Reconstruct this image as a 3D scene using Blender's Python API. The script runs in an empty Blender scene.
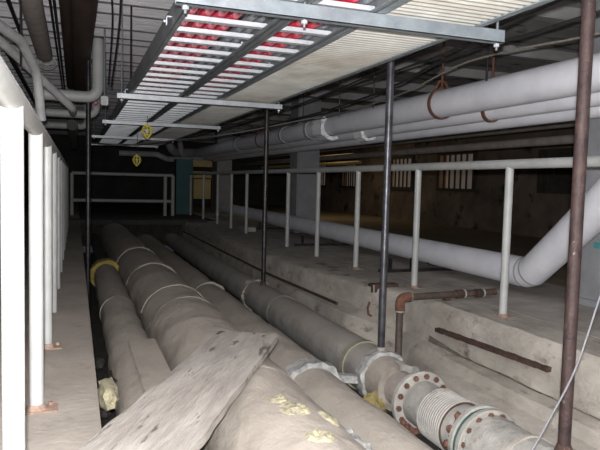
import bpy, bmesh, math, random
from mathutils import Vector, Matrix, noise
random.seed(7)
PI = math.pi
col = bpy.context.scene.collection
V = Vector

# ------------------------------------------------------------------ camera
H = 1.0
YAW, PIT, ROL = 0.35106, 0.067745, 0.025669
fw = V((math.sin(YAW)*math.cos(PIT), math.cos(YAW)*math.cos(PIT), -math.sin(PIT)))
rt = V((math.cos(YAW), -math.sin(YAW), 0)); up = rt.cross(fw)
c_, s_ = math.cos(ROL), math.sin(ROL)
R_ = c_*rt + s_*up; U_ = -s_*rt + c_*up
cam = bpy.data.cameras.new('camera'); cam.sensor_width = 36; cam.lens = 36*615/600
cam.clip_start = 0.02; cam.clip_end = 100
co = bpy.data.objects.new('camera', cam); col.objects.link(co)
co.matrix_world = Matrix(((R_.x, U_.x, -fw.x, 0), (R_.y, U_.y, -fw.y, 0), (R_.z, U_.z, -fw.z, H), (0, 0, 0, 1)))
bpy.context.scene.camera = co

# ------------------------------------------------------------------ materials
def mat(name, c1, c2=None, rough=0.8, scale=4.0, detail=8, bump=0.2, metal=0.0, c3=None, c3_at=0.62, c3_w=0.08, c3_scale=2.0,
        stretch=(1, 1, 1), bscale=None, dust=None, dust_amt=0.6, coat=0, wave=None, emit=None):
    m = bpy.data.materials.new(name); m.use_nodes = True
    nt = m.node_tree; N = nt.nodes; L = nt.links
    b = N['Principled BSDF']; b.inputs['Roughness'].default_value = rough; b.inputs['Metallic'].default_value = metal
    tc = N.new('ShaderNodeTexCoord'); mp = N.new('ShaderNodeMapping'); mp.inputs['Scale'].default_value = stretch
    L.new(tc.outputs['Object'], mp.inputs['Vector'])
    def nz(sc, dt, off=0.0):
        n = N.new('ShaderNodeTexNoise'); n.inputs['Scale'].default_value = sc; n.inputs['Detail'].default_value = dt
        n.inputs['Roughness'].default_value = 0.62
        if off:
            m2 = N.new('ShaderNodeMapping'); m2.inputs['Location'].default_value = (off, off*.7, off*1.3)
            L.new(mp.outputs[0], m2.inputs[0]); L.new(m2.outputs[0], n.inputs['Vector'])
        else: L.new(mp.outputs[0], n.inputs['Vector'])
        return n
    def ramp(src, a, bb, ca, cb):
        r = N.new('ShaderNodeValToRGB'); r.color_ramp.elements[0].position = a; r.color_ramp.elements[1].position = bb
        r.color_ramp.elements[0].color = (*ca, 1); r.color_ramp.elements[1].color = (*cb, 1); L.new(src, r.inputs[0]); return r
    n1 = nz(scale, detail)
    out = ramp(n1.outputs['Fac'], .3, .7, c1, c2 or c1).outputs[0]
    if c3:
        n3 = nz(c3_scale, 10, 5.3)
        f = ramp(n3.outputs['Fac'], c3_at, c3_at + c3_w, (0, 0, 0), (1, 1, 1))
        mx = N.new('ShaderNodeMix'); mx.data_type = 'RGBA'; L.new(f.outputs[0], mx.inputs[0]); L.new(out, mx.inputs[6])
        mx.inputs[7].default_value = (*c3, 1); out = mx.outputs[2]
    if dust:
        g = N.new('ShaderNodeNewGeometry'); sp = N.new('ShaderNodeSeparateXYZ'); L.new(g.outputs['Normal'], sp.inputs[0])
        n4 = nz(scale*1.7, 8, 9.1)
        ad = N.new('ShaderNodeMath'); ad.operation = 'MULTIPLY_ADD'; L.new(n4.outputs['Fac'], ad.inputs[0]); ad.inputs[1].default_value = .7
        L.new(sp.outputs['Z'], ad.inputs[2])
        f = ramp(ad.outputs[0], .55, 1.25, (0, 0, 0), (dust_amt,)*3)
        mx = N.new('ShaderNodeMix'); mx.data_type = 'RGBA'; L.new(f.outputs[0], mx.inputs[0]); L.new(out, mx.inputs[6])
        mx.inputs[7].default_value = (*dust, 1); out = mx.outputs[2]
    L.new(out, b.inputs['Base Color'])
    if bump:
        nb = nz(bscale or scale*4, 10, 2.2)
        bp = N.new('ShaderNodeBump'); bp.inputs['Strength'].default_value = min(1, bump); bp.inputs['Distance'].default_value = 0.02
        L.new(nb.outputs['Fac'], bp.inputs['Height']); L.new(bp.outputs[0], b.inputs['Normal'])
    if emit:
        L.new(out, b.inputs['Emission Color']); b.inputs['Emission Strength'].default_value = emit
    return m

M = {}
M['conc'] = mat('concrete', (.27, .24, .215), (.47, .435, .395), .9, 3, bump=.5, c3=(.12, .095, .07), c3_at=.6, c3_w=.15, c3_scale=1.6, bscale=18)
M['walk'] = mat('walkway_concrete', (.26, .23, .20), (.37, .33, .285), .9, 2.2, bump=.35, c3=(.15, .125, .10), c3_at=.6, c3_w=.2, c3_scale=5, bscale=30)
M['curb'] = mat('curb_concrete', (.29, .26, .225), (.48, .44, .39), .92, 3.5, bump=.9, c3=(.12, .10, .085), c3_at=.57, c3_w=.14, c3_scale=5, bscale=12, stretch=(1.2, .75, 1.3))
M['groove_shade'] = mat('groove_shade_concrete', (.085, .072, .06), (.24, .21, .18), .95, 14, bump=1)  # dark concrete colour that stands for shade in the ledge groove
M['tan'] = mat('stained_concrete', (.19, .155, .11), (.33, .28, .215), .92, 5, bump=.8, c3=(.09, .065, .045), c3_at=.58, c3_w=.1, c3_scale=3, stretch=(1, 1, .45))
M['brown'] = mat('brown_floor_dirt', (.19, .145, .09), (.30, .235, .155), .9, 1.5, bump=.3)
M['brownwall'] = mat('brown_stained_wall', (.08, .06, .047), (.22, .17, .13), .9, 1.3, bump=.4, c3=(.03, .024, .02), c3_at=.55, c3_w=.1)
M['dark'] = mat('dark_wall', (.03, .03, .03), (.07, .068, .066), .9, 1.5, bump=.3)  # plain dark tone for outer walls, far trim and duct
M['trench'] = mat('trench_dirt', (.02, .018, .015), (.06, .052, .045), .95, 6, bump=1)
M['ceil'] = mat('ceiling_boards', (.74, .72, .75), (.93, .91, .94), .9, 3, bump=.8, c3=(.38, .36, .36), c3_at=.6, c3_w=.1, c3_scale=3, stretch=(.6, 2.5, 1))
M['joint'] = mat('ceiling_joint', (.10, .095, .10), (.2, .19, .2), .9, 5, bump=0)
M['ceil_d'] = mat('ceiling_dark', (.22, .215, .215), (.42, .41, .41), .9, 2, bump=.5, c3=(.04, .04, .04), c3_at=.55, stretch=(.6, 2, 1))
M['colm'] = mat('column_paint', (.22, .225, .24), (.32, .325, .34), .8, 4, bump=.2)
M['jack'] = mat('dusty_jacket', (.22, .188, .16), (.39, .345, .30), .85, 6, bump=.8, c3=(.13, .11, .095), c3_at=.58, c3_w=.12, c3_scale=3.0, bscale=11,
                dust=(.46, .415, .36), stretch=(1, .7, 1))
M['jack2'] = mat('grey_jacket', (.19, .18, .17), (.33, .315, .295), .8, 4, bump=.5, c3=(.12, .105, .09), c3_at=.6, c3_w=.12, bscale=14, dust=(.40, .36, .315), dust_amt=.5)
M['foil'] = mat('torn_white_foil', (.20, .20, .20), (.58, .575, .56), .6, 14, bump=1, bscale=30)
M['foilw'] = mat('bright_torn_jacket', (.82, .82, .84), (.95, .95, .95), .6, 6, bump=.4, emit=0)
M['seamd'] = mat('dull_seam_tape', (.24, .205, .175), (.40, .36, .31), .8, 12, bump=.5)
M['seam'] = mat('seam_tape', (.30, .27, .235), (.44, .405, .36), .7, 10, bump=.5)
M['band'] = mat('green_grey_band', (.19, .185, .12), (.32, .31, .23), .8, 8, bump=.4)
M['yins'] = mat('yellow_insulation', (.40, .36, .26), (.55, .50, .33), .95, 14, bump=1, bscale=40)
M['yins2'] = mat('dirty_insulation', (.17, .13, .05), (.36, .29, .12), .95, 12, bump=1, bscale=30)
M['yring'] = mat('yellow_ring', (.26, .20, .05), (.42, .33, .09), .9, 10, bump=.6)
M['wpaint'] = mat('white_pipe_paint', (.34, .345, .34), (.44, .445, .435), .5, 6, bump=.08, c3=(.24, .22, .20), c3_at=.64, c3_w=.08, c3_scale=5)
M['wjack'] = mat('white_pipe_jacket', (.68, .68, .74), (.84, .84, .89), .55, 3, bump=.15, c3=(.52, .50, .50), c3_at=.62, c3_w=.2, c3_scale=3)
M['wjackd'] = mat('dull_pipe_jacket', (.30, .29, .30), (.46, .45, .46), .6, 5, bump=.3, c3=(.24, .22, .21), c3_at=.6, c3_w=.12, c3_scale=4)
M['galv'] = mat('galvanised_steel', (.19, .22, .245), (.31, .345, .375), .45, 12, bump=.06, metal=.35)
M['galvd'] = mat('galvanised_side', (.16, .175, .19), (.27, .285, .30), .5, 6, bump=.06, metal=.4)
M['rung'] = mat('rung_steel', (.40, .42, .46), (.55, .57, .60), .4, 10, bump=.03, metal=.2)
M['ribbed'] = mat('ribbed_tray', (.36, .35, .33), (.52, .51, .48), .6, 4, bump=.1, c3=(.27, .235, .18), c3_at=.5, c3_w=.2, c3_scale=1.2)
M['red'] = mat('red_cable_jacket', (.42, .012, .035), (.60, .03, .07), .4, 8, bump=.05)
M['greyc'] = mat('grey_cable_jacket', (.12, .13, .15), (.2, .21, .23), .5, 8, bump=.05)
M['black'] = mat('black_rubber', (.012, .012, .012), (.03, .03, .03), .5, 8, bump=.05)
M['dkpipe'] = mat('black_iron_pipe', (.012, .011, .012), (.05, .045, .045), .35, 10, bump=.2, metal=.4, c3=(.13, .07, .04), c3_at=.63)
M['gypole'] = mat('grey_iron_pole', (.03, .03, .035), (.11, .11, .125), .35, 10, bump=.15, metal=.5, c3=(.34, .33, .32), c3_at=.66, c3_scale=9)
M['rustp'] = mat('rusty_pole', (.022, .012, .013), (.07, .042, .038), .6, 12, bump=.4, metal=.2, c3=(.30, .25, .22), c3_at=.64, c3_w=.04, c3_scale=16)
M['brpipe'] = mat('dark_brown_pipe', (.022, .014, .011), (.075, .045, .033), .6, 7, bump=.5, c3=(.16, .12, .10), c3_at=.64, c3_w=.05, c3_scale=5)
M['grbr'] = mat('grey_brown_pipe', (.24, .20, .18), (.38, .335, .31), .8, 6, bump=.3)
M['rust'] = mat('orange_rust', (.085, .036, .025), (.21, .10, .065), .85, 20, bump=.7)
M['rustd_shade'] = mat('dark_rust_rib_shade', (.035, .018, .013), (.10, .055, .042), .85, 14, bump=.7)  # real rust, and also the painted shade between the bellows ribs
M['rustl'] = mat('pale_rust', (.24, .14, .10), (.40, .30, .24), .85, 20, bump=.7)
M['iron'] = mat('rusty_iron_pipe', (.045, .032, .027), (.12, .085, .07), .6, 14, bump=.5, c3=(.22, .10, .05), c3_at=.6, c3_scale=6)
M['flange'] = mat('painted_flange', (.24, .23, .21), (.42, .405, .375), .75, 7, bump=.6, c3=(.24, .13, .09), c3_at=.60, c3_w=.1, c3_scale=7)
M['belw'] = mat('bellows_wrap', (.30, .29, .27), (.46, .44, .41), .75, 9, bump=.5, c3=(.2, .18, .16), c3_at=.6, c3_scale=4)
M['gask'] = mat('green_gasket', (.02, .07, .06), (.06, .13, .11), .6, 12, bump=.3)
M['wood'] = mat('weathered_wood', (.27, .24, .215), (.46, .43, .39), .85, 3.6, bump=.55, stretch=(.8, 4, 4), c3=(.12, .10, .085), c3_at=.60, c3_w=.06, c3_scale=4.2, bscale=12)
M['lampy'] = mat('yellow_wire', (.62, .50, .06), (.75, .62, .10), .5, 5, bump=0, emit=.05)
M['glass'] = mat('bulb_glass', (.5, .5, .45), None, .2, 5, bump=0)
M['pane'] = mat('dusty_window_pane', (.30, .235, .19), (.48, .40, .34), .6, 2, bump=.1, emit=.12)
M['panew'] = mat('brown_window_pane', (.20, .11, .06), (.30, .17, .10), .6, 2, bump=.1, emit=.06)
M['bar'] = mat('dark_window_bar', (.03, .025, .02), (.06, .05, .04), .7, 5, bump=.1)
M['stick'] = mat('sticker_paper', (.55, .30, .30), (.65, .45, .45), .6, 20, bump=0)
M['teal'] = mat('teal_paint', (.03, .09, .10), (.05, .13, .14), .6, 3, bump=.1)
M['tealb'] = mat('teal_mark_paint', (.05, .24, .27), (.10, .32, .34), .6, 3, bump=0)
M['yel'] = mat('yellow_paint_glow', (.26, .19, .07), (.38, .28, .11), .6, 3, bump=.1, emit=.03)  # yellow with a faint glow added, for the lit far end
M['cord'] = mat('grey_cord', (.13, .13, .15), (.20, .20, .21), .5, 5, bump=0)
M['twist'] = mat('twisted_cord_wrap', (.10, .09, .08), (.34, .30, .25), .5, 60, bump=0)

# ------------------------------------------------------------------ helpers
def bm_(): return bmesh.new()
def box(bm, x0, x1, y0, y1, z0, z1, bev=0):
    r = bmesh.ops.create_cube(bm, size=1)
    for v in r['verts']:
        v.co = V((x0 + (v.co.x+.5)*(x1-x0), y0 + (v.co.y+.5)*(y1-y0), z0 + (v.co.z+.5)*(z1-z0)))
    if bev:
        es = {e for v in r['verts'] for e in v.link_edges}
        bmesh.ops.bevel(bm, geom=list(es), offset=bev, segments=2, affect='EDGES')
    return bm
def arcpath(pts, rad, n=8):
    """polyline with rounded corners"""
    pts = [V(p) for p in pts]; out = [pts[0]]
    for i in range(1, len(pts)-1):
        a, b, c = pts[i-1], pts[i], pts[i+1]
        d1 = (a-b).normalized(); d2 = (c-b).normalized(); ang = d1.angle(d2)
        if ang > PI-.02: out.append(b); continue
        t = min(rad/math.tan(ang/2), (a-b).length*.49, (c-b).length*.49)
        r = t*math.tan(ang/2)
        p1 = b+d1*t; bis = (d1+d2).normalized(); cen = b + bis*(r/math.sin(ang/2))
        u = (p1-cen); w = (b+d2*t-cen); tot = u.angle(w); ax = u.cross(w).normalized()
        for k in range(n+1): out.append(cen + Matrix.Rotation(tot*k/n, 3, ax) @ u)
    out.append(pts[-1]); return out
def tube(bm, pts, rad, seg=24, caps=True, amp=0, freq=3, seed=0, flat=None):
    pts = [V(p) for p in pts]; n = len(pts)
    rs = rad if isinstance(rad, (list, tuple)) else [rad]*n
    t0 = (pts[1]-pts[0]).normalized(); u = t0.orthogonal().normalized()
    if abs(t0.y) > .9: u = V((0, 0, 1)).cross(t0).normalized()
    rings = []
    for i, p in enumerate(pts):
        t = (pts[min(i+1, n-1)] - pts[max(i-1, 0)]).normalized()
        u = (u - t*u.dot(t)).normalized(); w = t.cross(u)
        ring = []
        for k in range(seg):
            a = 2*PI*k/seg; d = u*math.cos(a)+w*math.sin(a); r = rs[i]
            q = p + d*r
            if amp: q = p + d*(r + amp*noise.noise(q*freq + V((seed, seed, seed))) + .4*amp*noise.noise(q*freq*4 + V((seed, 0, seed))))
            ring.append(bm.verts.new(q))
        rings.append(ring)
    for i in range(n-1):
        for k in range(seg):
            bm.faces.new((rings[i][k], rings[i][(k+1) % seg], rings[i+1][(k+1) % seg], rings[i+1][k]))
    if caps:
        bm.faces.new(list(reversed(rings[0]))); bm.faces.new(rings[-1])
    return bm
def ysteps(y0, y1, step=.06):
    n = max(2, int(abs(y1-y0)/step)); return [y0+(y1-y0)*i/n for i in range(n+1)]
def ypipe(bm, x, z, y0, y1, r, seg=40, amp=.004, step=.06, seed=0, freq=3, dx=0, dz=0):
    ys = ysteps(y0, y1, step)
    return tube(bm, [(x+dx*(y-y0)/(y1-y0), y, z+dz*(y-y0)/(y1-y0)) for y in ys], r, seg, True, amp, freq, seed)
def lathe_y(bm, x, z, prof, seg=40):
    """prof: list of (y, r) along Y"""
    return tube(bm, [(x, y, z) for y, r in prof], [r for y, r in prof], seg)
def ringy(bm, x, z, y0, y1, r0, r1, seg=40, amp=0, a0=0, a1=2*PI):
    """annular band around a Y axis with inner r0 outer r1"""
    full = abs(a1-a0) > 2*PI-.01; n = seg if full else seg+1; rr = []
    for k in range(n):
        a = a0+(a1-a0)*k/seg; d = V((math.cos(a), 0, math.sin(a)))
        e = amp*noise.noise(V((a*3, y0*9, 1))); e2 = amp*noise.noise(V((a*5, y1*7, 4)))
        rr.append([bm.verts.new(V((x, y, z))+d*r) for y, r in ((y0+e2, r0), (y0+e2, r1+e), (y1+e, r1+e2), (y1+e, r0))])
    for k in range(seg):
        A, B = rr[k], rr[(k+1) % n]
        for j in range(4): bm.faces.new((A[j], A[(j+1) % 4], B[(j+1) % 4], B[j]))
    if not full:
        bm.faces.new(rr[0]); bm.faces.new(list(reversed(rr[-1])))
    return bm
def lump(bm, c, s, amp=.25, seed=0, sub=3, freq=2.5, rot=None):
    r = bmesh.ops.create_icosphere(bm, subdivisions=sub, radius=1)
    for v in r['verts']:
        d = v.co.copy(); f = 1+amp*noise.noise(d*freq+V((seed, seed, 0)))+amp*.5*noise.noise(d*freq*3+V((0, seed, 0)))
        p = V((d.x*s[0]*f, d.y*s[1]*f, d.z*s[2]*f))
        if rot: p = rot @ p
        v.co = V(c)+p
    return bm
def wloc(o):
    l = V(o.location)
    while o.parent: o = o.parent; l += V(o.location)
    return l
def obj(name, bm, m, parent=None, smooth=True, kind=None, org=None):
    """link bm (world coordinates) as one mesh object"""
    bmesh.ops.recalc_face_normals(bm, faces=bm.faces)
    vs = [v.co for v in bm.verts]
    if parent: o0 = wloc(parent)
    else:
        xs = [v.x for v in vs]; ys = [v.y for v in vs]; zs = [v.z for v in vs]
        o0 = V(((min(xs)+max(xs))/2, (min(ys)+max(ys))/2, min(zs)))
    for v in bm.verts: v.co -= o0
    me = bpy.data.meshes.new(name)
    bm.to_mesh(me); bm.free()
    if smooth:
        for p in me.polygons: p.use_smooth = True
        try: me.set_sharp_from_angle(angle=math.radians(40))
        except Exception: pass
    me.materials.append(M[m] if isinstance(m, str) else m)
    o = bpy.data.objects.new(name, me); col.objects.link(o)
    if parent: o.parent = parent
    else: o.location = o0
    if kind: o['kind'] = kind
    return o
def tag(o, label, cat, group=None):
    o['label'] = label; o['category'] = cat
    if group: o['group'] = group
    return o
def thing(name, loc, label, cat, group=None):
    o = bpy.data.objects.new(name, None); col.objects.link(o); o.location = loc; o.empty_display_size = .1
    return tag(o, label, cat, group)
def struct(name, bm, m, smooth=False): return obj(name, bm, m, None, smooth, 'structure')
def bar(bm, a, b, w=.02, seg=8): return tube(bm, [a, b], w, seg)

# ------------------------------------------------------------------ the setting
YE = 26.0
def lerp(tab, y):
    if y <= tab[0][0]: return tab[0][1]
    for (a, p), (b, q) in zip(tab, tab[1:]):
        if y <= b:
            t = (y-a)/(b-a); return [u+(v-u)*t for u, v in zip(p, q)] if isinstance(p, (list, tuple)) else p+(q-p)*t
    return tab[-1][1]
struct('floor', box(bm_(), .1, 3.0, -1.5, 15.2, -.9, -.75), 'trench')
struct('floor.001', box(bm_(), -1.6, .1, -1.5, YE, -.9, 0, .012), 'walk')
# right trench wall: a lofted, worn profile (X, z) changing along Y
near = [(2.97, 0), (2.935, -.05), (2.91, -.14), (2.885, -.33), (2.90, -.352), (2.79, -.368), (2.765, -.45), (2.66, -.475), (2.64, -.60), (2.62, -.80)]
mid = [(2.97, 0), (2.94, -.02), (2.92, -.08), (2.90, -.28), (2.88, -.34), (2.85, -.36), (2.83, -.42), (2.80, -.46), (2.76, -.62), (2.72, -.80)]
midb = [(2.78, 0), (2.75, -.02), (2.74, -.08), (2.68, -.22), (2.60, -.25), (2.52, -.27), (2.50, -.36), (2.49, -.46), (2.48, -.62), (2.48, -.80)]
far = [(2.50, 0), (2.47, -.02), (2.46, -.08), (2.46, -.20), (2.455, -.235), (2.40, -.25), (2.39, -.34), (2.38, -.46), (2.38, -.62), (2.38, -.80)]
f = lambda L: [v for p in L for v in p]
tab = [(-1.5, f(near)), (4.0, f(near)), (4.7, f(mid)), (5.0, f(mid)), (5.42, f(midb)), (6.6, [a+(b-a)*.6 for a, b in zip(f(midb), f(far))]), (8.0, f(far)), (15.2, f(far))]
bm = bm_(); rows = []
for y in ysteps(-1.5, 15.2, .06):
    p = lerp(tab, y); row = []
    pts = [(3.4, 0)] + [(p[2*i], p[2*i+1]) for i in range(10)]
    fine = []
    for (a, b), (c, d) in zip(pts, pts[1:]):
        for k in range(3): fine.append((a+(c-a)*k/3, b+(d-b)*k/3))
    fine.append(pts[-1])
    for i, (x, z) in enumerate(fine):
        q = V((x, y, z)); k = 0 if i < 2 else 1
        dx = k*(.010*noise.noise(q*1.7)+.007*noise.noise(q*6)+.008*noise.noise(q*20)); dz = k*(.006*noise.noise(q*5+V((9, 0, 0)))+.004*noise.noise(q*19))
        row.append(bm.verts.new((x+dx, y, min(z+dz, .004))))
    rows.append(row)
for A, B in zip(rows, rows[1:]):
    for i in range(len(A)-1):
        f_ = bm.faces.new((A[i], A[i+1], B[i+1], B[i])); y = A[i].co.y
        if y < 4.55 and i in (12, 13, 14) and noise.noise(V((y*2.2, 1, i*.6))) > -.3+.12*(14-i): f_.material_index = 1  # groove faces under the lip darkened in colour as recess shade
struct('wall_right', bm, 'curb', True).data.materials.append(M['groove_shade'])
struct('floor.002', box(bm_(), 3.35, 4.75, -1.5, YE, -.3, 0.002), 'conc')
struct('floor.003', box(bm_(), 4.75, 10.2, -1.5, YE, -.3, -.01), 'brown')
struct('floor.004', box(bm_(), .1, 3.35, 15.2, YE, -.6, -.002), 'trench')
struct('trim_1', box(bm_(), -.25, 3.0, 14.7, 15.2, -.06, .05, .01), 'dark')
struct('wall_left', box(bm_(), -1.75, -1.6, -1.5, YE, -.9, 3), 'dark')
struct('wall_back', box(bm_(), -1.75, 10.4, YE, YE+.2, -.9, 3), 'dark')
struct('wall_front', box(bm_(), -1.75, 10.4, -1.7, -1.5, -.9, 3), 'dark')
struct('wall_far', box(bm_(), 9.2, 9.4, -1.5, YE, -.3, 3), 'brownwall')
# ceiling with transverse boards, shaped to tilt toward the flash and look brighter, light over the tunnel and dark on the right side
bm = bm_(); box(bm, -1.75, 2.05, -1.5, YE, 2.80, 2.95)
y = -1.45; k = 0; lips = []
while y < YE-.6:
    w_ = .46+.05*math.sin(k*1.9); za, zb = 2.79, 2.79-w_*.34; lips.append((y+w_, zb))
    p_ = [bm.verts.new(c) for c in ((-1.7, y, za), (2.04, y, za), (2.04, y+w_, zb), (-1.7, y+w_, zb), (-1.7, y+w_, 2.80), (2.04, y+w_, 2.80), (-1.7, y, 2.80), (2.04, y, 2.80))]
    for q_ in ((0, 1, 2, 3), (3, 2, 5, 4), (0, 3, 4, 6), (1, 7, 5, 2), (6, 4, 5, 7), (0, 6, 7, 1)): bm.faces.new([p_[j] for j in q_])
    y += w_+.015; k += 1

struct('ceiling', bm, 'ceil')
bm = bm_()
for yy, zz in lips: box(bm, -1.7, 2.04, yy-.022, yy+.004, zz-.003, zz+.012)
struct('trim_2', bm, 'joint')
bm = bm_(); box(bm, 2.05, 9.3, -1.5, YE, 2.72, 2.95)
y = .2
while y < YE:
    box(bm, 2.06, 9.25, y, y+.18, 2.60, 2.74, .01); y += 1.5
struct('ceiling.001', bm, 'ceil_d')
for i, y0 in enumerate((3.8, 11.7, 19.2)):
    bm = bm_(); box(bm, 4.2, 4.68, y0, y0+.5, 0, 2.75, .02); box(bm, 4.16, 4.72, y0-.04, y0+.54, 0, .06, .01)
    o = struct('wall_column' + ('' if i == 0 else '.%03d' % i), bm, 'colm')
# windows on the far wall, lit faintly behind bars
k = 0
for (y0, y1, z0, z1, mm) in ((12.75, 14.25, .97, 1.83, 'pane'), (15.7, 17.1, .97, 1.80, 'pane'), (9.2, 10.4, 1.0, 1.75, None), (19.5, 20.6, .95, 1.8, 'pane'), (22.2, 23.6, .95, 1.85, 'pane')):
    k += 1
    fr = bm_()
    for a in ((y0-.08, y0, z0-.08, z1+.08), (y1, y1+.08, z0-.08, z1+.08), (y0, y1, z0-.08, z0), (y0, y1, z1, z1+.08)):
        box(fr, 9.12, 9.22, a[0], a[1], a[2], a[3])
    w = struct('window_%d' % k, fr, 'bar')
    obj('pane', box(bm_(), 9.17, 9.19, y0, y1, z0, z1), mm or 'bar', w, False)
    if mm: obj('side_pane', box(bm_(), 9.15, 9.165, y1-.32, y1, z0, z1), 'panew', w, False)
    for j in range(5):
        yy = y0+(y1-y0)*(j+1)/6
        obj('window_bar', box(bm_(), 9.12, 9.15, yy-.025, yy+.025, z0, z1), 'bar', w, False)

# ------------------------------------------------------------------ railings
def railing(name, x, ys, ztop, y0, y1, label, r=.03, plates=99):
    t = thing(name, (x, (y0+y1)/2, 0), label, 'railing')
    obj('top_rail', tube(bm_(), [(x, y0, ztop), (x, y1, ztop)], r*1.05, 24), 'wpaint', t)
    for i, y in enumerate(ys):
        p = obj('post', tube(bm_(), [(x, y, 0), (x, y, ztop-.01)], r*.92, 20), 'wpaint', t)
        if i < plates:
            b = bm_(); box(b, x-.045, x+.085, y-.05, y+.05, 0, .008, .003)
            for sx in (-1, 1):
                tube(b, [(x+sx*.055, y+.03, .008), (x+sx*.055, y+.03, .022)], .01, 6)
            obj('base_plate', b, 'rustl', p, False)
            b = bm_(); tube(b, [(x, y, .008), (x, y, .03)], [.045, .031], 16); obj('weld_collar', b, 'rustl', p)
    return t
railing('handrail', -.155, [1.77, 2.80, 3.83, 4.86, 5.89, 6.92, 7.95, 8.98, 10, 11, 12, 13], 1.2, -.6, 13.2,
        'white painted pipe handrail with closely spaced posts along the left walkway', .031, 3)
railing('handrail', 3.13, [2.55, 3.90, 5.24, 6.59, 7.85, 9.12, 11.6, 12.85, 14.2, 15.9, 17.8], 1.187, -1.0, 18,
        'light grey pipe handrail on the raised concrete ledge before the dark room', .034, 4)
t = thing('guard_rail', (1.2, 17.4, 0), 'grey two-bar guard rail across the dark far end of the tunnel', 'railing')
for z in (1.12, .40): obj('rail', tube(bm_(), [(-.09, 17.4, z), (2.56, 17.4, z)], .045, 16), 'wpaint', t)
for x in (-.09, 2.35, 2.56): obj('post', tube(bm_(), [(x, 17.4, 0), (x, 17.4, 1.12)], .05, 16), 'wpaint', t)

# ------------------------------------------------------------------ poles
def pole(x, y, z0, z1, r, m, label, lean=0, cup=None):
    t = thing('support_pole', (x, y, z0), label, 'pole')
    obj('shaft', tube(bm_(), [(x, y, z0+(z1-z0)*k/12) for k in range(13)], r, 20, amp=.0015, freq=9), m, t)
    b = bm_(); tube(b, [(x, y, z0), (x, y, z0+.015), (x, y, z0+.04)], [r*1.5, r*1.4, r*1.05], 20); obj('foot_collar', b, 'jack2' if m == 'gypole' else 'rustd_shade', t)
    b = bm_(); box(b, x-.07, x+.07, y-.07, y+.07, z1-.012, z1); obj('top_plate', b, 'galvd', t, False)
    return t
pole(2.15, 2.20, -.225, 2.72, .029, 'rustp', 'rust speckled dark pole nearest the camera, standing on the flanged pipe')
pole(2.15, 4.04, -.245, 2.72, .027, 'gypole', 'dark grey steel pole standing on the flanged pipe beside the rusty elbow pipe')
pole(2.15, 7.12, -.245, 2.72, .028, 'dkpipe', 'shiny black pole standing on the jacketed pipe in mid tunnel')
pole(.148, 8.05, -.75, 2.75, .030, 'dkpipe', 'black pole rising from the gap beside the left walkway')

# ------------------------------------------------------------------ trench pipes
# P1
t = thing('insulated_pipe', (.41, 7, -.55), 'narrow dusty insulated pipe lying next to the left walkway edge', 'pipe')
obj('jacket', ypipe(bm_(), .41, -.38, 4.6, 9.2, .168, amp=.012, seed=3), 'jack', t)
obj('jacket', ypipe(bm_(), .405, -.385, 1.2, 4.75, .176, amp=.008, seed=5), 'jack', t)
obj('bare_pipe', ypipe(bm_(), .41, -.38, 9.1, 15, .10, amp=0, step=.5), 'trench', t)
o = obj('insulation_ring', ringy(bm_(), .41, -.38, 9.05, 9.30, .105, .222, amp=.02), 'yring', t); o['label'] = 'yellow insulation ring at the end of the jacket'
obj('seam_band', ringy(bm_(), .41, -.38, 6.5, 6.53, .15, .176, amp=.004), 'seam', t)
b = bm_(); box(b, .36, .56, 3.3, 4.62, -.20, -.182, .006); obj('jacket_flap', b, 'jack', t)
# saddle clip at end of near jacket
b = bm_(); tube(b, [(.245, 4.02, -.30), (.215, 4.02, -.27), (.205, 4.0, -.22)], .014, 8); obj('clip', b, 'dkpipe', t)
# P2
X2, Z2, R2 = .92, -.345, .332
t = thing('insulated_pipe', (X2, 7, -.68), 'thickest dusty insulated pipe, passing beneath the wooden plank', 'pipe')
obj('jacket', ypipe(bm_(), X2, Z2, 5.35, 15, R2-.008, 56, .016, .07, 1, 2.4, dx=-.08), 'jack', t)
obj('jacket', ypipe(bm_(), X2, Z2, .9, 5.4, R2, 56, .014, .05, 2, 2.6), 'jack', t)
for (yy, w, aa) in ((5.95, .03, 1), (5.32, .045, 1), (7.6, .03, 1), (9.4, .03, 1), (3.2, .03, 0)):
    obj('seam_band', ringy(bm_(), X2-.08*max(0, (yy-5.35)/9.65), Z2, yy, yy+w, R2-.03, R2+.004, 56, .006, PI*.10, PI*.93), 'seamd' if aa else 'jack', t)
def patch(cx, cz, R, ya, yb, aa, ab, seed, hgt=.014):
    b = bm_(); n, mm = 22, 12; g = []
    for i in range(n+1):
        r = []
        for j in range(mm+1):
            u, v = i/n, j/mm; a = aa+(ab-aa)*v; y = ya+(yb-ya)*u
            e = max(0, 1-((2*u-1)**2+(2*v-1)**2)); q = V((a*7, y*12, seed))
            h = -.012 + (hgt+.012)*min(1, e*1.6)*(.75+.8*noise.noise(q*1.6)+.5*noise.noise(q*4))
            r.append(b.verts.new((cx+(R+h)*math.cos(a), y, cz+(R+h)*math.sin(a))))
        g.append(r)
    for i in range(n):
        for j in range(mm): b.faces.new((g[i][j], g[i+1][j], g[i+1][j+1], g[i][j+1]))
    return b
for (ya, yb, aa, ab, sd) in ((2.44, 2.66, 1.30, 1.78, 1), (2.38, 2.56, .98, 1.26, 2), (2.16, 2.30, 1.35, 1.75, 3), (2.62, 2.74, 1.5, 1.8, 5)):
    o = obj('insulation_patch', patch(X2, Z2, R2+.007, ya, yb, aa, ab, sd, .007), 'yins', t); o['label'] = 'yellow insulation showing through the torn jacket'
obj('torn_foil', patch(X2, Z2, R2+.006, 2.1, 2.5, .62, .95, 8, .012), 'foil', t)
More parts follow.
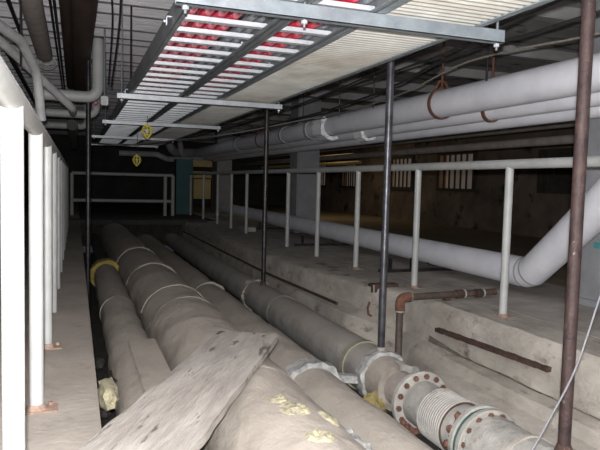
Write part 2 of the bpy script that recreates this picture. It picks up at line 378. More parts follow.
# P3
X3, Z3 = 1.58, -.50
t = thing('insulated_pipe', (X3, 7, -.72), 'dusty pipe with torn foil collar, lying between thickest pipe and flanged pipe', 'pipe')
obj('jacket', ypipe(bm_(), X3, Z3, 4.0, 15, .222, 44, .012, .07, 7, 2.6, dx=-.03), 'jack', t)
obj('jacket', ypipe(bm_(), X3, Z3, 1.0, 4.05, .208, 44, .01, .06, 9, 2.6), 'jack', t)
o = obj('foil_collar', ringy(bm_(), X3, Z3, 3.93, 4.05, .19, .245, 60, .03), 'foil', t); o['label'] = 'torn white foil collar'
obj('seam_band', ringy(bm_(), X3, Z3, 7.55, 7.62, .20, .238, 50, .012), 'seam', t)
# P4 flanged pipe
X4, Z4 = 2.15, -.425
t = thing('flanged_pipe', (X4, 7, -.62), 'grey pipe with rusty bolted flanges and ribbed bellows beside the trench wall', 'pipe')
obj('jacket', ypipe(bm_(), X4, Z4, 7.4, 15, .168, 40, .010, .07, 11, 3), 'jack2', t)
obj('jacket', ypipe(bm_(), X4, Z4, 4.33, 7.5, .183, 44, .010, .05, 12, 3), 'jack2', t)
obj('torn_edge', ringy(bm_(), X4, Z4, 7.36, 7.48, .15, .20, 50, .03), 'seam', t)
obj('torn_edge', ringy(bm_(), X4, Z4, 6.35, 6.38, .15, .187, 50, .006), 'jack2', t)
obj('end_band', ringy(bm_(), X4, Z4, 4.30, 4.36, .16, .197, 44, .003), 'band', t)
obj('sleeve', ypipe(bm_(), X4, Z4, 3.98, 4.32, .184, 40, .004, .05, 14), 'jack2', t)
obj('rope_strap', ringy(bm_(), X4, Z4, 3.96, 4.05, .17, .199, 50, .02), 'foil', t)
obj('sleeve', ypipe(bm_(), X4, Z4, 3.74, 3.97, .172, 40, .005, .04, 15), 'jack', t)
obj('broken_rim', ringy(bm_(), X4, Z4, 3.71, 3.79, .135, .182, 46, .02, -.2, 1.7), 'jack2', t)
obj('bare_neck', ypipe(bm_(), X4, Z4, 3.4, 3.76, .125, 32, .002), 'grbr', t)
def flange(y0, y1, R, nb=14, off=.1):
    b = bm_(); lathe_y(b, X4, Z4, [(y0, R-.006), (y0+.006, R), (y1-.006, R), (y1, R-.006)], 64)
    f_ = obj('flange', b, 'flange', t)
    for i in range(nb):
        a = off+2*PI*i/nb; rr = R-.030; bx_, bz = X4+rr*math.cos(a), Z4+rr*math.sin(a)
        b = bm_(); tube(b, [(bx_, y0-.022, bz), (bx_, y1+.022, bz)], .0085, 8); tube(b, [(bx_, y0-.016, bz), (bx_, y0, bz)], .0185, 6); tube(b, [(bx_, y1, bz), (bx_, y1+.016, bz)], .0185, 6)
        obj('bolt', b, 'rust', f_, False)
    return f_
flange(3.44, 3.485, .208)
obj('spool', ypipe(bm_(), X4, Z4, 3.22, 3.45, .148, 40, .002), 'flange', t)
b = bm_(); prof = []
n = 12
for i in range(n*8+1):
    y = 2.99+.25*i/(n*8); prof.append((y, .156+.012*abs(math.sin(i/8*PI))**.6))
lathe_y(b, X4, Z4, prof, 48); o = obj('bellows', b, 'belw', t, False)
o.data.materials.append(M['rustd_shade']); a0 = V((X4, 0, Z4)) - V(t.location)
for p in o.data.polygons:
    if math.hypot(p.center.x-a0.x, p.center.z-a0.z) < .1625: p.material_index = 1  # valleys between ribs coloured dark in place of crevice shade
obj('spool', ypipe(bm_(), X4, Z4, 2.84, 3.0, .150, 40, .002), 'flange', t)
flange(2.80, 2.84, .205, 14, .25)
obj('gasket', ringy(bm_(), X4, Z4, 2.775, 2.80, .1, .195, 44, .004), 'gask', t)
flange(2.735, 2.775, .205, 14, .25)
obj('spool', ypipe(bm_(), X4, Z4, .9, 2.74, .180, 44, .003, seed=20), 'flange', t)
obj('weld_ring', ringy(bm_(), X4, Z4, 2.42, 2.44, .17, .188, 44), 'seam', t)
for k, (yy, aa, q_) in enumerate(((3.415, 3.75, .185), (3.41, 3.97, .185), (3.415, 4.19, .185), (3.41, 4.4, .185), (2.86, 2.3, .19), (2.86, 2.75, .19), (2.86, 3.2, .19), (2.86, 3.6, .19))):
    obj('rust_crust', lump(bm_(), (X4+q_*math.cos(aa), yy, Z4+q_*math.sin(aa)), (.023, .02, .023), .4, k, 2), 'rust', t)
# loose pieces in the trench
b = bm_(); box(b, -.19, .19, -.045, .045, -.03, .03, .008)
for v in b.verts: v.co = V((1.86, 4.08, -.43)) + Matrix.Rotation(math.radians(8), 3, 'Y') @ v.co + V((0, 0, .012*noise.noise(v.co*20)))
tag(obj('foam_strip', b, 'foil'), 'white crumbly strip laid across the gap beside the flanged pipe', 'debris')
tag(obj('insulation_chunk', lump(bm_(), (1.965, 3.77, -.58), (.10, .065, .13), .35, 3), 'yins2'), 'dirty yellow insulation chunk hanging below the flanged pipe neck', 'insulation')
tag(obj('insulation_chunk', lump(bm_(), (1.98, 3.58, -.655), (.075, .06, .06), .35, 8), 'yins2'), 'small brown insulation lump lying low beside the nearer flange', 'insulation')
tag(obj('insulation_chunk', lump(bm_(), (.175, 3.62, -.235), (.055, .20, .07), .3, 12), 'yins'), 'yellow insulation wedge stuffed between walkway edge and narrow pipe', 'insulation')
for i, (x, y, s) in enumerate(((.17, 4.5, .05), (.19, 5.2, .04), (.18, 4.1, .035))):
    tag(obj('rubble_lump', lump(bm_(), (x, y, -.50-.01*i), (s, s*1.6, s), .4, 30+i), 'trench'), ['largest dark rubble lump in the gap beside the walkway', 'farthest dark rubble lump in the gap beside the walkway', 'smallest dark rubble lump, next to the yellow insulation wedge'][i], 'rubble')

# ------------------------------------------------------------------ plank
b = bm_(); A = V((.155, 2.10, 0)); Bv = V((1.035, 3.725, 0)); d = (Bv-A).normalized(); nrm = V((-d.y, d.x, 0)); Lg = (Bv-A).length
nx, ny = 60, 14; gt = []; gb = []
for i in range(nx+1):
    rt_, rb = [], []
    for j in range(ny+1):
        s = Lg*i/nx; w = -.195+.39*j/ny
        if i == nx: s += -.012+.03*noise.noise(V((w*9, 3, 0)))
        if j in (0, ny): w += .010*noise.noise(V((s*5, j, 0)))
        if i == 0: s -= 0
        h = .050+.003*noise.noise(V((s*3, w*22, 0)))-(.006 if j in (0, ny) else 0) + .012*(w/.195)*0
        p = A+d*s+nrm*w
        rt_.append(b.verts.new((p.x, p.y, h))); rb.append(b.verts.new((p.x, p.y, .006+.004*noise.noise(V((s*4, w*9, 7))))))
    gt.append(rt_); gb.append(rb)
for i in range(nx):
    for j in range(ny):
        b.faces.new((gt[i][j], gt[i+1][j], gt[i+1][j+1], gt[i][j+1])); b.faces.new((gb[i][j], gb[i][j+1], gb[i+1][j+1], gb[i+1][j]))
    b.faces.new((gt[i][0], gb[i][0], gb[i+1][0], gt[i+1][0])); b.faces.new((gt[i][ny], gt[i+1][ny], gb[i+1][ny], gb[i][ny]))
for j in range(ny):
    b.faces.new((gt[0][j], gt[0][j+1], gb[0][j+1], gb[0][j])); b.faces.new((gt[nx][j], gb[nx][j], gb[nx][j+1], gt[nx][j+1]))
o = obj('wooden_plank', b, 'wood'); tag(o, 'wide weathered grey wooden plank bridging walkway and thickest pipe', 'plank')
# align the grain with the board: rotate the mesh frame
ang = math.atan2(d.y, d.x)
o.data.transform(Matrix.Rotation(-ang, 4, 'Z')); o.rotation_euler = (0, 0, ang)

# ------------------------------------------------------------------ things on the ledge
P = arcpath([(3.62, 4.63, .055), (2.60, 4.57, .05), (2.60, 4.57, -.75)], .055, 6)
t = thing('rusty_pipe', (2.6, 4.57, -.75), 'rusty elbowed iron pipe coming off the ledge down behind the flanged pipe', 'pipe')
obj('pipe_run', tube(bm_(), P, .030, 20, amp=.0015, freq=12), 'iron', t)
obj('elbow_fitting', tube(bm_(), arcpath([(2.70, 4.576, .05), (2.60, 4.57, .05), (2.60, 4.57, -.06)], .055, 8), .041, 20), 'rust', t)
obj('white_ring', tube(bm_(), [(2.60, 4.57, -.062), (2.60, 4.57, -.072)], .038, 20), 'wpaint', t)
obj('white_ring', tube(bm_(), [(2.700, 4.576, .05), (2.708, 4.576, .05)], .038, 20), 'wpaint', t)
for x in (3.18, 3.38): obj('coupling', tube(bm_(), [(x, 4.60, .053), (x+.07, 4.605, .053)], .039, 16), 'rustd_shade', t)
for x in (3.26, 3.46): obj('white_ring', tube(bm_(), [(x, 4.605, .053), (x+.009, 4.605, .053)], .041, 16), 'wpaint', t)
obj('foot', box(bm_(), 3.05, 3.10, 4.56, 4.62, 0, .03), 'rustd_shade', t, False)
# rusty steel angle set in the wall face
b = bm_(); a_, c__ = V((2.885, 4.42, -.205)), V((2.90, 3.12, -.165)); dd = (c__-a_)
for k in range(24):
    p, q = a_+dd*k/24, a_+dd*(k+1.05)/24; h = .016+.005*noise.noise(V((k*.7, 0, 0)))
    box(b, min(p.x, q.x)-.030, max(p.x, q.x)+.02, q.y, p.y, p.z-h, p.z+h, .002)
tag(obj('rusty_steel_strip', b, 'rustd_shade', None, False), 'long dark rusty steel strip embedded in the trench wall face', 'metal strip')
# bracket with wire hanger
t = thing('rusty_bracket', (2.9, 5.3, -.01), 'rusty bracket plate on the ledge edge with hanging wire triangle', 'bracket')
b = bm_(); box(b, 2.72, 3.02, 5.36, 5.44, .004, .03, .004); box(b, 2.72, 3.02, 5.345, 5.365, -.05, .03, .004); obj('plate', b, 'rustd_shade', t, False)
obj('wire_hanger', tube(bm_(), [(2.735, 5.33, .03), (2.735, 5.32, -.08), (2.70, 5.31, -.155), (2.785, 5.31, -.16), (2.74, 5.32, -.08)], .007, 6), 'flange', t)
obj('hook', tube(bm_(), [(2.685, 5.31, -.13), (2.665, 5.31, -.19), (2.67, 5.30, -.25), (2.715, 5.29, -.28)], .012, 8), 'rust', t)
# long thin dark pipe on the wall lip
tag(obj('thin_pipe', tube(bm_(), [(2.435, y, -.228) if y > 7.9 else (2.435+.10*max(0, min(1, (7.9-y)/2.2)), y, -.226) for y in ysteps(5.75, 14.8, .3)], .016, 10), 'rustd_shade'),
    'long thin rusty pipe resting on the trench wall lip', 'pipe')
b = bm_(); box(b, 3.19, 3.42, 11.9, 12.4, 0, .09, .01)
tag(obj('concrete_block', b, 'seam', None, False), 'small pale concrete block on the ledge at a railing post', 'block')

# floor pipe with elbow
P = arcpath([(4.0, 17.5, .235), (4.0, 4.62, .215), (3.86, 4.02, .62), (3.60, 3.10, 1.22)], .32, 8)
t = thing('white_floor_pipe', (4, 9, .05), 'thick white insulated pipe low on the ledge, bending upward behind the rusty pole', 'pipe')
obj('jacket', tube(bm_(), [P[0]] + [V((4.0, y, .215+.02*(y-4.6)/13)) for y in ysteps(17, 5.1, .4)] + P[1:], .142, 40), 'wjack', t)
for k in (3, 7): 
    c0 = P[k]; tg = (P[k+1]-P[k-1]).normalized()
    obj('joint_seam', tube(bm_(), [c0-tg*.012, c0+tg*.012], .1445, 40), 'wpaint', t)
for i, y in enumerate((6.27, 9.2, 12.6)):
    t = thing('pipe_stand', (3.75, y, 0), ['dark steel pipe stand nearest the pipe bend under the white floor pipe', 'dark steel pipe stand under the white floor pipe, in front of the column', 'dark steel pipe stand under the farthest stretch of white floor pipe'][i], 'stand')
    b = bm_(); box(b, 3.28, 4.25, y-.035, y+.035, 0.003, .035, .003); obj('base_bar', b, 'dkpipe', t, False)
    for x in (3.42, 3.70, 4.15):
        b = bm_(); box(b, x-.015, x+.015, y-.02, y+.02, .03, .16); obj('upright', b, 'dkpipe', t, False)
    b = bm_(); ringy(b, 4.0, .222, y-.02, y+.02, .143, .155, 20, 0, PI*1.3, PI*1.7); obj('cradle', b, 'dkpipe', t)

# ------------------------------------------------------------------ overhead white pipes
def ovpipe(x, z, r, label, m='wjack', y1=19.5):
    t = thing('overhead_pipe', (x, 9, z-r), label, 'pipe')
    obj('jacket', ypipe(bm_(), x, z, .3, y1, r, 40, .002, .3, x), m, t)
    return t
t1 = ovpipe(3.6, 1.865, .142, 'thickest white overhead pipe, topmost of the three along the railing')
t2 = ovpipe(3.80, 1.745, .09, 'middle white overhead pipe hung below the thickest one')
t3 = ovpipe(4.0, 1.68, .085, 'thin white overhead pipe, lowest of the three along the railing')
for y in (9.3, 10.6, 14): obj('joint_band', ringy(bm_(), 3.6, 1.865, y, y+.1, .12, .157, 40, .01), 'wjackd', t1)
o = obj('torn_jacket_end', ringy(bm_(), 3.6, 1.855, 8.5, 8.85, .15, .205, 40, .03, PI*.75, PI*1.65), 'foilw', t1); o['label'] = 'bright white curled torn jacket'
o = obj('torn_jacket_end', ringy(bm_(), 3.8, 1.735, 7.7, 7.95, .09, .13, 30, .02, PI*1.0, PI*1.8), 'foilw', t2)
def hanger(x, z, r, y, label, rod=True):
    t = thing('pipe_hanger', (x, y, z-r), label, 'hanger')
    obj('ring', ringy(bm_(), x, z, y-.022, y+.022, r+.001, r+.016, 36), 'rust', t)
    if rod:
        b = bm_(); tube(b, [(x, y, z+r+.01), (x, y, 2.73)], .013, 8); obj('rod', b, 'rust', t)
        b = bm_(); tube(b, [(x-r*.75, y, z+r*.75), (x-.03, y, z+r+.09), (x+.03, y, z+r+.09), (x+r*.75, y, z+r*.75)], .016, 8); obj('yoke', b, 'rust', t)
    return t
hanger(3.6, 1.865, .144, 5.62, 'rusty ring hanger with yoke around the thickest overhead pipe, near the strut end')
hanger(3.8, 1.745, .091, 5.05, 'rusty ring hanger on the middle overhead pipe')
hanger(3.6, 1.865, .144, 2.6, 'rusty ring hanger on the thickest overhead pipe, nearest the camera')
hanger(3.6, 1.865, .144, 12.2, 'rusty ring hanger on the thickest overhead pipe, deep in the tunnel')
for i, (x, y) in enumerate(((3.25, 4.4), (3.3, 6.6), (3.3, 7.6), (3.3, 9.0), (3.3, 11.))):
    tag(obj('threaded_rod', tube(bm_(), [(x, y, 1.9), (x, y, 2.73)], .009, 8), 'dkpipe'), 'thin dark ceiling rod, ' + ['first', 'second', 'third', 'fourth', 'fifth'][i] + ' from the camera above the overhead pipes', 'rod', 'thin rods above the overhead pipes')
# far fittings
for i, (pts, r) in enumerate((([(3.6, 19.4, 1.865), (3.0, 20.4, 1.9), (2.75, 20.4, 2.40), (2.4, 20.6, 2.42)], .14), ([(3.8, 19.4, 1.745), (3.2, 19.9, 1.75), (3.1, 19.9, 2.45), (3.1, 19.9, 2.58)], .09),
                              ([(4.0, 19.4, 1.68), (2.6, 18.9, 1.62), (2.3, 18.9, 1.75), (1.2, 18.9, 1.75)], .085))):
    tag(obj('bent_pipe', tube(bm_(), arcpath(pts, .25), r, 20), 'wjackd'), ['thick grey elbow pipe turning upward at the far end', 'thinner grey elbow pipe rising at the far end', 'grey bent pipe crossing toward the left at the far end'][i], 'pipe')
for i, (z, r, x) in enumerate(((1.655, .06, 6.0), (1.93, .09, 6.2))):
    tag(obj('long_pipe', ypipe(bm_(), x, z, 1, 24, r, 20, .002, .5), 'grbr'), ['dull grey pipe, lower of two running through the dark room', 'dull grey pipe, upper of two running through the dark room'][i], 'pipe')
for i, (z, x) in enumerate(((1.62, 7.4), (1.82, 7.2))):
    tag(obj('yellow_pipe', tube(bm_(), [(x, 15.5, z), (x, 25, z)], .05, 12), 'yel'), ['lower yellow pipe glimpsed behind the columns', 'upper yellow pipe glimpsed behind the columns'][i], 'pipe')

# ------------------------------------------------------------------ cable trays
ZT = 1.79
def ladder(x0, x1, label, y0=1.7, y1=14.8, first=2.09):
    t = thing('cable_ladder', ((x0+x1)/2, 8, ZT), label, 'cable tray')
    for s, x in ((1, x0), (-1, x1)):
        b = bm_(); box(b, x-.004, x+.004, y0, y1, ZT-.005, ZT+.105); xa, xb = sorted((x, x+s*.028))
        box(b, xa, xb, y0, y1, ZT-.005, ZT-.001); box(b, xa, xb, y0, y1, ZT+.101, ZT+.105)
        obj('side_rail', b, 'galvd', t, False)
    y = first
    while y < y1:
        b = bm_(); box(b, x0+.005, x1-.005, y-.026, y+.026, ZT, ZT+.022, .003)
        obj('rung', b, 'rung', t, False); y += .255
    return t
ladder(.47, .93, 'wide galvanised ladder tray carrying red cables, leftmost of the trays')
lad2 = ladder(.965, 1.285, 'narrow galvanised ladder tray carrying red cables, between the wide ladder and ribbed tray')
o = obj('sticker', box(bm_(), .9575, .9605, 3.45, 3.58, ZT+.025, ZT+.075), 'stick', lad2, False); o['label'] = 'small pinkish sticker'
t = thing('ribbed_cable_tray', (1.58, 8, ZT), 'pale ribbed solid-bottom cable tray nearest the overhead white pipes', 'cable tray')
for s, x in ((1, 1.30), (-1, 1.865)):
    b = bm_(); box(b, x-.004, x+.004, 1.7, 14.8, ZT-.005, ZT+.105); xa, xb = sorted((x, x+s*.035)); box(b, xa, xb, 1.7, 14.8, ZT-.006, ZT-.001)
    obj('side_rail', b, 'galv', t, False)
b = bm_(); n = int(13.1/.0125); pv = None
for i in range(n+1):
    y = 1.7+13.1*i/n; z = ZT+.012+(.008 if (i % 4) in (1, 2) else -.004)
    vv = [b.verts.new((1.305, y, z)), b.verts.new((1.86, y, z)), b.verts.new((1.305, y, z+.006)), b.verts.new((1.86, y, z+.006))]
    if pv: b.faces.new((pv[0], pv[1], vv[1], vv[0])); b.faces.new((pv[2], vv[2], vv[3], pv[3]))
    pv = vv
obj('ribbed_bottom', b, 'ribbed', t, False)
def cable(x, z, r, m, label, grp, seed):
    b = bm_(); pts = [(x+.012*noise.noise(V((y*.8, seed, 0))), y, z) for y in ysteps(1.6, 14.8, .2)]
    return tag(obj('power_cable', tube(b, pts, r, 12), m), label, 'cable', grp)
names = ['outermost', 'second', 'third', 'innermost']
for i, x in enumerate((.535, .610, .685, .755)):
    cable(x, ZT+.024+.032, .031, 'red', 'thick red cable on the wide ladder tray, %s from the left side rail' % ['first', 'second', 'third', 'fourth'][i], 'red cables on the wide ladder tray', i)
for i, x in enumerate((.835, .893)):
    cable(x, ZT+.024+.024, .023, 'greyc', 'grey cable on the wide ladder tray, %s the narrow ladder tray' % ['one away from', 'right beside'][i], 'grey cables on the wide ladder tray', 9+i)
for i, x in enumerate((1.02, 1.095, 1.175)):
    cable(x, ZT+.024+.032, .031, 'red', 'thick red cable on the narrow ladder tray, %s' % ['next to the wide ladder', 'middle one of three', 'next to the ribbed tray'][i], 'red cables on the narrow ladder tray', 20+i)
cable(1.235, ZT+.024+.018, .017, 'greyc', 'thin dark grey cable on the narrow ladder tray', None, 31)
# struts carrying the trays
sl = ['galvanised strut channel under the trays nearest the camera, brightest one', 'second galvanised strut channel from the camera under the trays', 'third galvanised strut channel from the camera under the trays', 'fourth galvanised strut channel from the camera, far down the tunnel', 'farthest galvanised strut channel under the trays, in the dark']
for i, (y, xa, xb) in enumerate(((2.60, .385, 2.0), (5.95, .36, 1.95), (8.75, .34, 1.95), (11.95, .28, 1.78), (14.6, .3, 1.8))):
    t = thing('strut_channel', ((xa+xb)/2, y, ZT-.05), sl[i], 'strut')
    b = bm_(); z0, z1 = (ZT-.070 if i == 0 else ZT-.056), ZT-.008
    box(b, xa, xb, y-.022, y-.018, z0, z1); box(b, xa, xb, y+.018, y+.022, z0, z1); box(b, xa, xb, y-.022, y+.022, z0, z0+.004)
    obj('channel', b, 'rung' if i else 'galv', t, False)
    for x in (xa+.04, .948 if i == 0 else 1.0, xb-.03):
        if i and x == 1.0: continue
        b = bm_(); tube(b, [(x, y, z0-.035), (x, y, 2.75)], .006, 8); obj('threaded_rod', b, 'galvd', t)
        b = bm_(); tube(b, [(x, y, z0-.018), (x, y, z0-.004)], .014, 6); obj('nut', b, 'rung', t, False)
# hold-down clips on tray rails
for i, (x, y) in enumerate(((.455, 3.3), (.455, 6.1), (.945, 3.6), (1.29, 4.2))):
    b = bm_(); box(b, x-.016, x+.012, y-.015, y+.015, ZT+.05, ZT+.055); box(b, x-.016, x-.011, y-.015, y+.015, ZT+.01, ZT+.055); tube(b, [(x-.018, y, ZT+.03), (x-.027, y, ZT+.03)], .007, 6)
    tag(obj('rail_clip', b, 'rung', None, False), ['bright clip on the outer rail of the wide ladder tray, nearer one', 'bright clip on the outer rail of the wide ladder tray, farther one', 'bright clip where the two ladder trays meet', 'bright clip between narrow ladder and ribbed tray'][i], 'clip')
# junction box near the second strut
t = thing('junction_box', (.30, 7.2, 1.9), 'small white junction box beside the outer rail of the wide ladder', 'junction box')
obj('box_body', box(bm_(), .26, .34, 7.15, 7.23, 1.80, 1.90, .008), 'wpaint', t)
obj('conduit', tube(bm_(), [(.30, 7.19, 1.9), (.30, 7.19, 2.74)], .010, 8), 'galvd', t)
# cage lamps
def cage(x, y, z, s, label):
    t = thing('cage_lamp', (x, y, z-s), label, 'lamp')
    b = bm_()
    for k in range(8):
        a = 2*PI*k/8; pts = []
        for j in range(9):
            h = j/8; r = s*.62*math.sin(PI*min(1, .16+h*.84)) + .004
            pts.append((x+r*math.cos(a), y+r*math.sin(a), z+s*.7-h*s*1.7))
        tube(b, pts, .0038, 6)
    for h, rr in ((.35, .60), (.7, .50)):
        pts = [(x+s*rr*math.cos(a), y+s*rr*math.sin(a), z+s*.7-h*s*1.7) for a in [2*PI*q/16 for q in range(17)]]
        tube(b, pts, .0036, 6)
    obj('wire_cage', b, 'lampy', t)
    obj('bulb', lump(bm_(), (x, y, z), (.026, .026, .04), 0), 'glass', t)
    obj('socket', tube(bm_(), [(x, y, z+s*.45), (x, y, z+s*.95)], [.022, .016], 12), 'lampy', t)
    obj('lamp_cord', tube(bm_(), [(x, y, z+s*.9), (x+.01, y, (z+ZT)/2+.05), (x, y, ZT-.003)], .004, 6), 'black', t)
cage(.837, 7.9, 1.60, .095, 'yellow wire cage lamp hanging under the trays, nearer of the two')
cage(.96, 10.6, 1.315, .10, 'yellow wire cage lamp hanging lower, farther of the two')

# ------------------------------------------------------------------ ceiling pipes, upper left
def cpipe(x, z, r, y0, y1, m, label, name='ceiling_pipe', amp=.003):
    return tag(obj(name, ypipe(bm_(), x, z, y0, y1, r, 32, amp, .15, x*7), m), label, 'pipe')
cpipe(.075, 2.50, .105, 2.5, 11.6, 'brpipe', 'thick dark brown pipe under the ceiling beside the white elbow pipes')
cpipe(-.075, 2.60, .07, 2.5, 11.6, 'brpipe', 'slimmer dark brown pipe tucked against the thick brown ceiling pipe')
cpipe(-.36, 2.50, .095, 2.5, 8.3, 'grbr', 'grey brown ceiling pipe ending in white wire loops')
for i, (x, z, r) in enumerate(((-.175, 2.52, .014), (-.215, 2.57, .013), (-.56, 2.55, .02), (-.72, 2.4, .03))):
    tag(obj('ceiling_conduit', tube(bm_(), [(x, 2.5, z), (x, 13, z)], r, 10), 'dkpipe'), ['thin black conduit directly beside the slim brown ceiling pipe', 'thin black conduit next to the grey brown ceiling pipe', 'black conduit left of the grey brown ceiling pipe', 'thicker black conduit above the left handrail'][i], 'conduit', None)
t = thing('wire_coil', (-.33, 8.3, 2.3), 'loops of white wire hanging from the end of grey brown pipe', 'wire')
for k in range(3):
    pts = [(-.33+(.085+.012*k)*math.cos(a), 8.3+.03*k, 2.47-.02*k+.10*math.sin(a)) for a in [PI+PI*q/12 for q in range(13)]]
    obj('loop', tube(bm_(), pts, .007, 6), 'wpaint', t)
def elbowpipe(x, y, zt, zb, xl, r, label, m='wpaint'):
    t = thing('white_elbow_pipe', (x, y, zb), label, 'pipe')
    obj('pipe_run', tube(bm_(), arcpath([(x, y, zt), (x, y, zb), (xl, y, zb)], r*1.9, 8), r, 28), m, t)
    obj('collar', tube(bm_(), [(x, y, zt-.06), (x, y, zt)], r*1.15, 24), 'iron', t)
    obj('joint', tube(bm_(), [(x, y, zb+r*2.3), (x, y, zb+r*2.3+.012)], r*1.04, 28), 'wjackd', t)
elbowpipe(.25, 7.8, 2.70, 1.955, -.45, .066, 'white pipe dropping from the ceiling and elbowing left, nearest and largest')
elbowpipe(.275, 9.4, 2.70, 1.90, -.6, .055, 'white elbow pipe directly behind the largest one')
elbowpipe(.20, 12.0, 2.70, 1.93, -.6, .06, 'smallest looking white elbow pipe, third behind')
t = thing('red_valve_wheel', (.26, 9.0, 2.0), 'small red valve wheel between the first two white elbow pipes', 'valve')
b = bm_(); pts = [(.26+.03*math.cos(a), 9.0, 2.03+.03*math.sin(a)) for a in [2*PI*q/12 for q in range(13)]]; tube(b, pts, .009, 6); obj('wheel', b, 'red', t)
obj('stem', tube(bm_(), [(.26, 9.0, 2.03), (.27, 9.36, 2.03)], .01, 8), 'wpaint', t)
# curved grey pipes at the upper left
tag(obj('curved_pipe', tube(bm_(), arcpath([(-.75, 4.2, 2.12), (-.40, 5.4, 2.06), (-.315, 5.9, 1.90), (-.285, 6.0, 1.50)], .22, 8), .040, 24), 'wjackd'),
    'curved grey pipe bending downward beside the left handrail', 'pipe')
tag(obj('curved_pipe', tube(bm_(), arcpath([(-.7, 5.6, 2.2), (-.42, 6.3, 2.02), (-.03, 6.9, 1.72), (-.03, 7.3, 1.72)], .2, 8), .040, 24), 'wjackd'),
    'slanting grey pipe crossing in front of the white elbow pipes', 'pipe')
tag(obj('grey_duct', tube(bm_(), [(-.04, 8.6, 1.68), (-.04, 14.5, 1.68)], .07, 20), 'dark'), 'dull grey duct running back below the white elbow pipes', 'duct')
for i, (x, y) in enumerate(((.50, 6.2), (.36, 8.5), (-.42, 5.6))):
    tag(obj('ceiling_rod', tube(bm_(), [(x, y, 1.9), (x, y, 2.75)], .009, 8), 'dkpipe'), ['thin black rod from the ceiling to the wide ladder tray', 'thin black rod beside the junction box', 'thin black rod above the curved grey pipe'][i], 'rod')

# ------------------------------------------------------------------ loose cables
def wire(pts, r, m, label, sag=0, name='cable', n=40, seed=0, amp=.01):
    pts = [V(p) for p in pts]; out = []
    for i in range(len(pts)-1):
        p0 = pts[max(i-1, 0)]; p1 = pts[i]; p2 = pts[i+1]; p3 = pts[min(i+2, len(pts)-1)]
        for k in range(n//(len(pts)-1)):
            u = k/(n//(len(pts)-1))
            q = .5*((2*p1)+(p2-p0)*u+(2*p0-5*p1+4*p2-p3)*u*u+(3*p1-p0-3*p2+p3)*u**3)
            out.append(q+V((0, 0, amp*noise.noise(q*2+V((seed, 0, 0))))))
    out.append(pts[-1])
    return tag(obj(name, tube(bm_(), out, r, 8), m), label, 'cable')
wire([(3.2, 2.2, 2.05), (3.2, 3.17, 2.023), (3.2, 4.58, 2.09), (3.2, 5.79, 1.955), (3.3, 8.0, 1.93), (3.42, 9.3, 1.98)], .008, 'twist', 'pale twisted cord swooping over the overhead white pipe')
wire([(3.0, 2.0, 2.10), (3.0, 3.4, 2.09), (3.0, 4.6, 2.10), (3.0, 5.8, 1.98), (3.0, 8, 1.93), (2.6, 12, 1.85)], .012, 'black', 'black cable following just behind the pale twisted cord', seed=3)
wire([(2.7, 1.8, 2.18), (2.7, 3.0, 2.12), (2.75, 4.5, 2.05), (2.7, 6.5, 2.02), (2.6, 9, 1.98), (2.2, 13, 1.9)], .011, 'black', 'black cable nearest the ribbed tray edge', seed=5)
wire([(2.9, 1.8, 2.3), (2.9, 4, 2.25), (2.85, 6.5, 2.1), (2.8, 9, 2.04), (2.7, 12, 2.0)], .010, 'black', 'uppermost black cable under the dark ceiling', seed=8)
wire([(.2, 12.3, 1.66), (.9, 11.2, 1.60), (1.6, 10.2, 1.66), (2.3, 9.2, 1.74), (3.35, 8.6, 1.98)], .009, 'cord', 'thin grey cord sagging across under the far struts', seed=2)
wire([(.30, 3.2, 2.60), (.28, 4.2, 2.45), (.33, 5.2, 2.25), (.36, 7.0, 1.98)], .008, 'black', 'thin black cable dropping along the wide ladder tray', seed=4)
wire([(.24, 3.4, 2.60), (.22, 4.4, 2.45), (.28, 5.3, 2.25), (.33, 7.0, 2.0)], .007, 'black', 'second thin black cable dropping beside the wide ladder tray', seed=6)
wire([(2.12, 1.93, .80), (2.052, 1.95, .56), (1.941, 1.95, .259), (1.80, 1.95, .03), (1.70, 1.94, -.12), (1.66, 1.9, -.29)], .0042, 'cord', 'thin grey cord hanging in front of the rusty pole down to the trench', n=40, amp=0)

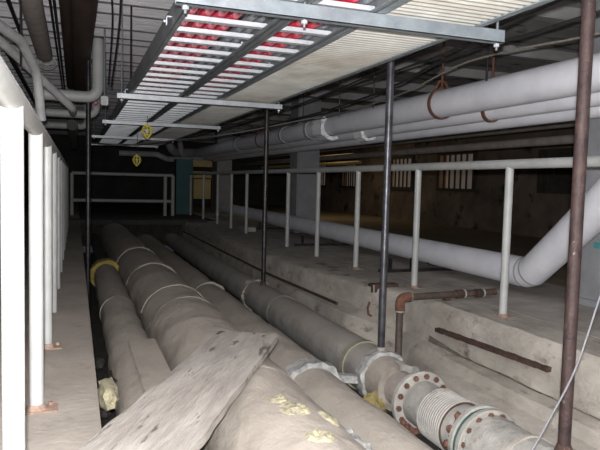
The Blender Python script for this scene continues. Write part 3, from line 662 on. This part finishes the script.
# ------------------------------------------------------------------ far objects
t = thing('teal_cabinet', (3.0, 18.3, 0), 'tall dark teal steel cabinet at the far end of the ledge', 'cabinet')
obj('body', box(bm_(), 2.76, 3.24, 18.1, 18.6, 0, 1.62, .01), 'teal', t, False)
dr = obj('door', box(bm_(), 2.79, 3.21, 18.08, 18.1, .05, 1.57, .004), 'teal', t, False)
obj('handle', box(bm_(), 3.14, 3.16, 18.05, 18.08, .8, .95), 'galvd', dr, False)
t = thing('yellow_panel_frame', (3.5, 18.6, 0), 'faintly glowing yellow panel frame standing between teal cabinet and column', 'frame')
obj('panel', box(bm_(), 3.36, 3.88, 18.6, 18.64, .45, 1.05, .004), 'yel', t, False)
obj('panel', box(bm_(), 3.33, 3.90, 18.6, 18.64, 1.08, 1.28, .004), 'yel', t, False)
obj('panel', box(bm_(), 3.33, 3.95, 18.6, 18.64, 1.42, 1.60, .004), 'yel', t, False)
for x in (3.31, 3.93): obj('post', box(bm_(), x-.02, x+.02, 18.58, 18.66, 0, 1.65), 'rustd_shade', t, False)
b = bm_(); box(b, 4.19, 4.199, 3.97, 4.08, .51, .56)
tag(obj('teal_mark', b, 'tealb', None, False), 'small teal painted mark on the nearest column', 'mark')

# ------------------------------------------------------------------ light
w = bpy.data.worlds.new('world'); bpy.context.scene.world = w; w.use_nodes = True
w.node_tree.nodes['Background'].inputs[0].default_value = (.55, .6, .75, 1); w.node_tree.nodes['Background'].inputs[1].default_value = .04
def light(name, typ, loc, e, colr=(1, 1, 1), size=.02):
    l = bpy.data.lights.new(name, typ); l.energy = e; l.color = colr
    if typ == 'AREA': l.size = size
    else: l.shadow_soft_size = size
    o = bpy.data.objects.new(name, l); col.objects.link(o); o.location = loc; return o
light('camera_flash', 'POINT', (-.02, -.03, 1.07), 860, (.99, .99, .985), .02)
o = light('far_ceiling_glow', 'AREA', (7, 17, 2.5), 14, (1, .8, .5), 1.5)
for i, y in enumerate((4, 9, 15)):
    o = light('ambient_fill', 'AREA', (1.6, y, 2.6), 3, (.85, .9, 1), 2.0)
sc = bpy.context.scene
sc.view_settings.view_transform = 'Standard'; sc.view_settings.look = 'None'; sc.view_settings.exposure = 0; sc.view_settings.gamma = 1
